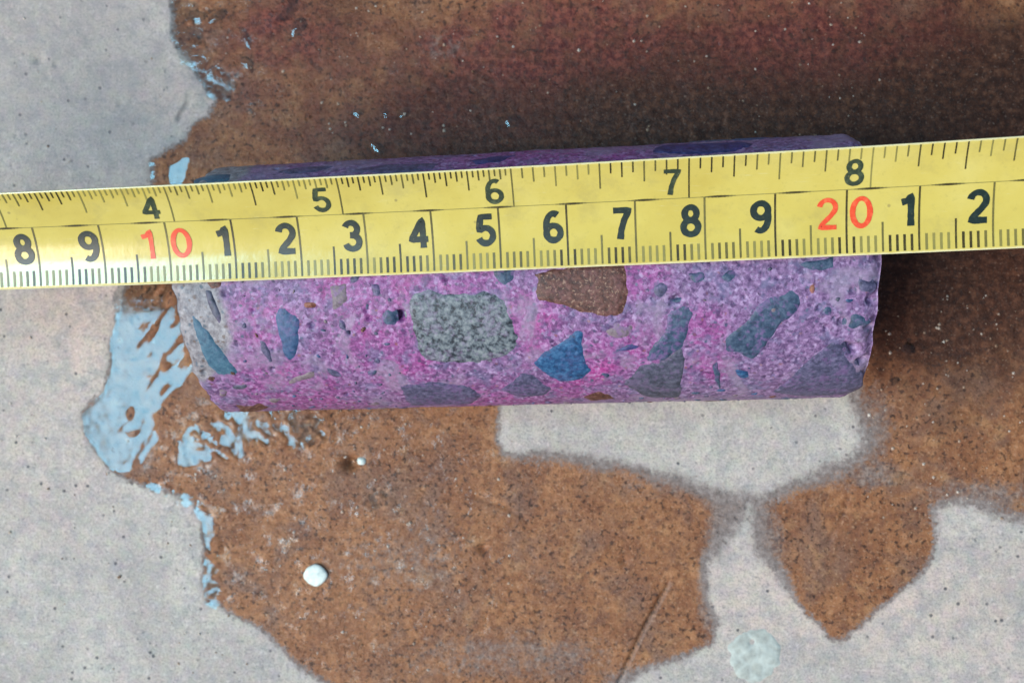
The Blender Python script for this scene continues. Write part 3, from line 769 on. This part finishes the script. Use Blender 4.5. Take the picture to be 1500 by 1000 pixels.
def ink_mat(name, c0, c1, thin=0.25):
    k = NT(name)
    c = k.mix(k.rng(k.noise(11, 4, 0.65), 0.45, 0.7), lin(*c0), lin(*c1))
    c = k.mix(k.m('MULTIPLY', k.attr('fade'), 0.85), c, lin(178, 168, 92))
    c = k.mix(k.m('MULTIPLY', k.rng(k.noise(24, 3, 0.7), 0.62, 0.74), thin), c, lin(180, 170, 96))
    return k.end(c, 0.38, None, 1.45)
INK = ink_mat('black_ink', (18, 34, 30), (34, 50, 44))
INK2 = ink_mat('grey_green_ink', (44, 54, 38), (72, 80, 56), 0.35)
TICK = ink_mat('olive_ink', (52, 44, 16), (78, 68, 26), 0.3)
RED = ink_mat('red_ink', (206, 66, 34), (222, 96, 58), 0.3)

class Print:
    def __init__(self): self.V, self.F, self.fd = [], [], []
    def quad(self, s0, s1, t0, t1, fade=0.0, h=0.004, n=None):
        n = n or max(1, int(abs(t1 - t0) / 0.09)); b = len(self.V)
        for q in range(n + 1):
            t = t0 + (t1 - t0) * q / n
            for s in (s0, s1): self.V.append(tape_pt(s, t, h)); self.fd.append(fade)
        for q in range(n): self.F.append([b + 2 * q, b + 2 * q + 1, b + 2 * q + 3, b + 2 * q + 2])
    def build(self, name, mat):
        return link(name, mesh_np(name, np.array(self.V) - TAPE_O, np.array(self.F), True, {'fade': self.fd}), mat, tape)
cmt = Print()
for mm in range(20, 281):
    s = mm / 10.0
    fade = float(np.clip(0.25 + 0.5 * vnoise(mm * 0.43, 0.0, 0, 411) + 0.35 * math.sin(mm * 0.78), 0, 0.5))
    w = 0.018
    if mm % 10 == 0: cmt.quad(s - 0.014, s + 0.014, 0.035, TM, fade * 0.5)
    elif mm % 5 == 0: cmt.quad(s - 0.014, s + 0.014, 0.035, 0.46, fade * 0.7)
    else: cmt.quad(s - w, s + w, 0.035, 0.27, fade)
cmt.build('centimetre_scale', TICK)
inch = Print()
for q in [v / 2 for v in range(28, 192)] + list(range(96, 176)):
    s = q / 16 * 2.54
    if not 1.8 < s < 28: continue
    fade = float(np.clip(0.25 + 0.45 * vnoise(q * 0.37, 3.0, 0, 412), 0, 0.7))
    L = TW - TM if q % 16 == 0 else 0.42 if q % 8 == 0 else 0.34 if q % 4 == 0 else 0.25 if q % 2 == 0 else 0.18 if q % 1 == 0 else 0.12
    inch.quad(s - 0.011, s + 0.011, TW - 0.02 - L + (0.02 if q % 16 == 0 else 0), TW - 0.02, fade)
inch.build('inch_scale', TICK)
ml = Print()
step = 0.05
for q in range(int(26.2 / step)):
    s = 1.9 + q * step
    w = 0.0045 + 0.012 * max(0, math.cos((s - 15.0) * 2 * math.pi / 1.06)) ** 1.2
    ml.quad(s, s + step, TM - w, TM + w, 0.45 * (1 - (w - 0.0045) / 0.012), 0.0045, 1)
ml.build('middle_line', TICK)

# numerals drawn as strokes of even pen width: each glyph lives in a 0.62 x 1 box
def arc(cx, cy, rx, ry, a0, a1, n=18):
    a = np.radians(np.linspace(a0, a1, n)); return [(cx + rx * math.cos(q), cy + ry * math.sin(q)) for q in a]
W_ = 0.62
GLYPH = {
    '0': ([arc(0.31, 0.5, 0.235, 0.43, 90, 450, 36)], True),
    '1': ([[(0.06, 0.74), (0.22, 0.78), (0.34, 0.93), (0.34, 0.0)]], False),
    '2': ([arc(0.31, 0.69, 0.23, 0.24, 172, -30, 16) + [(0.40, 0.42), (0.20, 0.22), (0.09, 0.07), (0.57, 0.07)]], False),
    '3': ([arc(0.29, 0.72, 0.20, 0.21, 160, -82, 16) + [(0.24, 0.515)], [(0.24, 0.515)] + arc(0.30, 0.285, 0.225, 0.225, 85, -165, 18)], False),
    '4': ([[(0.44, 0.0), (0.44, 0.92), (0.06, 0.28), (0.60, 0.28)]], False),
    '5': ([[(0.53, 0.93), (0.16, 0.93), (0.10, 0.50)] + arc(0.30, 0.31, 0.235, 0.25, 130, -160, 20)], False),
    '6': ([arc(0.31, 0.30, 0.225, 0.235, 0, 360, 28), arc(0.33, 0.52, 0.245, 0.41, 200, 60, 16)], False),
    '7': ([[(0.06, 0.93), (0.56, 0.93), (0.40, 0.62), (0.30, 0.30), (0.26, 0.0)]], False),
    '8': ([arc(0.31, 0.715, 0.185, 0.205, 0, 360, 28), arc(0.31, 0.28, 0.23, 0.225, 0, 360, 28)], False),
    '9': ([arc(0.31, 0.70, 0.225, 0.235, 0, 360, 28), arc(0.29, 0.48, 0.245, 0.41, 20, -120, 16)], False),
}
def numeral(ch, s_left, t_base, height, pen, mat, width=1.0, h=0.0075, label=None):
    strokes, _ = GLYPH[ch]
    V, Fq, fd = [], [], []
    for si, st in enumerate(strokes):
        P = resample_open(np.array(st), 0.05)
        closed = np.hypot(*(P[0] - P[-1])) < 1e-6
        n = len(P)
        d = np.gradient(P, axis=0)
        if closed: d[0] = d[-1] = P[1] - P[-2]
        nrm = np.stack([-d[:, 1], d[:, 0]], 1); nrm /= np.linalg.norm(nrm, axis=1, keepdims=True) + 1e-9
        b = len(V); cols = (-1, -0.33, 0.33, 1)
        wob = 1 + 0.10 * vnoise(P[:, 0] * 9, P[:, 1] * 9, si, 431)
        for q in range(n):
            for c in cols:
                p = P[q] + nrm[q] * c * pen * 0.5 * wob[q]
                V.append(tape_pt(s_left + p[0] * height * width, t_base + p[1] * height, h + 0.0004 * si)); fd.append(0.0)
        for q in range(n - 1):
            for c in range(3):
                a = b + q * 4 + c; Fq.append([a, a + 4, a + 5, a + 1])
    o = link('numeral', mesh_np('numeral', np.array(V) - TAPE_O, np.array(Fq)[:, ::-1], True, {'fade': fd}), mat, tape)
    if label: o['label'] = label
    return o
def resample_open(P, step):
    out = [P[0]]
    for a, b in zip(P[:-1], P[1:]):
        n = max(1, int(math.ceil(np.hypot(*(b - a)) / step)))
        for q in range(1, n + 1): out.append(a + (b - a) * q / n)
    return np.array(out)
for c in range(5, 27):
    if c in (10, 20):
        numeral(str(c)[0], c - 0.415, 0.385, 0.46, 0.15, RED, 1.05, label='red printed tens digit %s' % str(c)[0])
        numeral('0', c + 0.045, 0.385, 0.46, 0.15, RED, 1.12, label='red printed zero of the %d' % c)
    else:
        ch = str(c % 10)
        numeral(ch, c - (0.27 if ch == '1' else 0.345), 0.385, 0.46, 0.205, INK, 1.0, label='black printed %s above the millimetre ticks' % ch)
for q in range(2, 11):
    s = q * 2.54
    if q < 10:
        numeral(str(q), s - 0.365 - 0.018 * (8 - q), 1.01, 0.40, 0.17, INK2, 1.08, label='grey green printed %d on the inch scale' % q)

# ------------------------------------------------------------------ small things lying about
def lump(name, px, py, rx, ry, rz, mat, seed, label, cat, rough=0.15, sink=0.25, group=None, sub=3, base_z=None):
    bm = bmesh.new(); bmesh.ops.create_icosphere(bm, subdivisions=sub, radius=1.0)
    co = np.array([v.co[:] for v in bm.verts])
    d = 1 + rough * fbm(co[:, 0] * 1.6 + seed, co[:, 1] * 1.6, co[:, 2] * 1.6, seed, 3)
    co = co * d[:, None] * np.array([rx, ry, rz])
    for v, c in zip(bm.verts, co): v.co = c * U
    for f in bm.faces: f.smooth = True
    me = bpy.data.meshes.new(name); bm.to_mesh(me); bm.free()
    o = link(name, me, mat)
    x, y = lay(px, py)
    z = floor_z(x, y) if base_z is None else base_z
    o.location = (x * U, y * U, (z + rz * (1 - sink)) * U)
    return tag(o, label, cat, group)
k = NT('white_pebble'); n = k.noise(9, 5, 0.6)
PEB = k.end(k.ramp(n, [(0.35, lin(176, 190, 184)), (0.6, lin(212, 220, 212))]), 0.55, k.bump(n, 0.02, 0.5))
lump('pebble', 463, 841, 0.225, 0.215, 0.06, PEB, 501, 'round white pebble lying on the brown wet concrete', 'pebble', 0.15, 0.3)
lump('grain', 530, 675, 0.085, 0.075, 0.06, PEB, 507, 'tiny white stone chip caught in a dark pit', 'pebble', 0.3, 0.2, base_z=-0.05)

def make_chip():
    k = NT('mint_plaster'); n = k.noise(5, 6, 0.65); v = k.voro(3.2, 'Distance', 'DISTANCE_TO_EDGE')
    c = k.ramp(n, [(0.3, lin(134, 135, 130)), (0.5, lin(158, 162, 155)), (0.7, lin(178, 183, 176))])
    c = k.mix(k.m('MULTIPLY', k.rng(v, 0.16, 0.0), 0.2), c, lin(200, 210, 206))
    c = k.mix(k.m('MULTIPLY', k.rng(k.noise(2.2, 3), 0.58, 0.72), 0.5), c, lin(150, 148, 136))
    k.end(c, 0.8, k.bump(n, 0.03, 0.7))
    x, y = lay(1103, 960)
    nR, nA = 16, 72; V = [(0, 0, 0.022)]; Fs = []
    ang = np.linspace(0, 2 * math.pi, nA, endpoint=False)
    out = 0.53 * (1 + 0.24 * fbm(2 * np.cos(ang) + 3, 2 * np.sin(ang), 0, 511, 4))
    for r in range(1, nR + 1):
        q = r / nR
        px_ = np.cos(ang) * out * q; py_ = np.sin(ang) * out * q
        z = 0.022 * (1 - q ** 4) + 0.016 * fbm(px_ * 4, py_ * 4, 0, 513, 3) - 0.03 * q ** 12
        z -= 0.03 * np.exp(-(np.hypot(px_ + 0.02, py_ - 0.26) / 0.06) ** 2)
        V += list(zip(px_, py_, z))
    V += [(a, b, -0.04) for a, b, _ in V[-nA:]]
    for i in range(nA): Fs.append([0, 1 + i, 1 + (i + 1) % nA, 1 + (i + 1) % nA])
    q = [[1 + r * nA + i, 1 + (r + 1) * nA + i, 1 + (r + 1) * nA + (i + 1) % nA, 1 + r * nA + (i + 1) % nA] for r in range(nR) for i in range(nA)]
    me = bpy.data.meshes.new('plaster_chip')
    me.from_pydata([tuple(np.array(v_) * U) for v_ in V], [], [f[:3] for f in Fs] + q)
    for p in me.polygons: p.use_smooth = True
    o = link('plaster_chip', me, k.mat); o.location = (x * U, y * U, floor_z(x, y) * U)
    return tag(o, 'flat pale mint green round plaster chip near the lower edge', 'plaster chip')
make_chip()

def dome(px, py, rx, ry, rot, label):
    rx, ry = rx * 1.7, ry * 1.7
    nR, nA = 6, 20; V = [(0, 0, 1.0)]; tri = []
    for r in range(1, nR + 1):
        for a in range(nA):
            q = r / nR; an_ = 2 * math.pi * a / nA
            w = 1 + 0.15 * math.sin(2 * an_ + px)
            V.append((q * math.cos(an_) * w, q * math.sin(an_) * w, 1 - q ** 2.2))
    x, y = lay(px, py); h = min(rx, ry) * 0.17
    c, s = math.cos(rot), math.sin(rot)
    V = [((vx * rx * c - vy * ry * s) * U, (vx * rx * s + vy * ry * c) * U, (vz * h - 0.01) * U) for vx, vy, vz in V]
    tri = [[0, 1 + i, 1 + (i + 1) % nA] for i in range(nA)]
    q = [[1 + r * nA + i, 1 + (r + 1) * nA + i, 1 + (r + 1) * nA + (i + 1) % nA, 1 + r * nA + (i + 1) % nA] for r in range(nR - 1) for i in range(nA)]
    me = bpy.data.meshes.new('water_droplet'); me.from_pydata(V, [], tri + q)
    for p in me.polygons: p.use_smooth = True
    o = link('water_droplet', me, WATER); o.location = (x * U, y * U, floor_z(x, y) * U)
    return tag(o, label, 'water droplet', 'droplets on the wet floor')
for px, py, rx, ry, rot, lb in ((1331, 511, 0.10, 0.08, 1.3, 'bright water droplet right of the core, upper of two'), (1309, 559, 0.09, 0.07, 0.8, 'bright water droplet right of the core, lower of two'),
        (553, 217, 0.12, 0.07, 2.2, 'lone water droplet just above the top edge of the core'), (593, 166, 0.11, 0.06, 1.0, 'rightmost droplet of the row above the tape'),
        (566, 166, 0.10, 0.05, 1.5, 'second droplet from the right in the row above the tape'), (525, 165, 0.10, 0.07, 0.2, 'leftmost droplet of the row above the tape'),
        (752, 177, 0.12, 0.08, 0.6, 'water droplet above the core, right of the row'), (360, 56, 0.16, 0.07, 2.0, 'long droplet in the upper left wet area'),
        (292, 25, 0.14, 0.10, 0.4, 'droplet beside the dry edge in the upper left corner of the wet area'), (436, 40, 0.13, 0.11, 1.0, 'droplet right of the crescent shaped bead of water'),
        (361, 93, 0.10, 0.09, 0.0, 'round droplet below the long droplet, upper left'), (316, 26, 0.15, 0.08, 0.6, 'slanted droplet right of the dry edge, upper left'),
        (676, 702, 0.02, 0.02, 0.0, '') ):
    if lb: dome(px, py, rx, ry, rot, lb)
# loose grit: nobody could count it
GR = []
def add_grit(n, x0, x1, y0, y1, test):
    for _ in range(n):
        px, py = random.uniform(x0, x1), random.uniform(y0, y1)
        if test(px, py): GR.append((px, py))
add_grit(260, 250, 760, 600, 990, lambda a, b: True)
add_grit(160, 270, 1290, 0, 200, lambda a, b: a > 270 + b * 0.2)
add_grit(120, 1270, 1500, 420, 760, lambda a, b: True)
add_grit(120, 0, 250, 0, 1000, lambda a, b: b < 260 or b > 450)
V, Fs = [], []
base = [(1, 0, 0), (-1, 0, 0), (0, 1, 0), (0, -1, 0), (0, 0, 1), (0, 0, -1)]
fo = [(0, 2, 4), (2, 1, 4), (1, 3, 4), (3, 0, 4), (2, 0, 5), (1, 2, 5), (3, 1, 5), (0, 3, 5)]
for px, py in GR:
    x, y = lay(px, py); z = floor_z(x, y); r = 0.012 + 0.028 * random.random() ** 3; a = random.uniform(0, 3.1); b0 = len(V)
    for vx, vy, vz in base:
        e = random.uniform(0.6, 1.2)
        V.append((x + (vx * math.cos(a) - vy * math.sin(a)) * r * e, y + (vx * math.sin(a) + vy * math.cos(a)) * r * e, z + (vz + 0.4) * r * 0.8 * e))
    Fs += [[b0 + i for i in f] for f in fo]
k = NT('pale_grit'); cc = k.voro(6.0, 'Color'); sp = k.t.nodes.new('ShaderNodeSeparateColor'); k.t.links.new(cc, sp.inputs[0])
GM = k.end(k.ramp(sp.outputs[0], [(0.0, lin(120, 92, 72)), (0.4, lin(158, 134, 114)), (0.8, lin(190, 180, 168))]), 0.4)
tag(link('grit', mesh_np('grit', V, Fs, False), GM), 'fine pale grit scattered over the wet concrete', 'grit', kind='stuff')
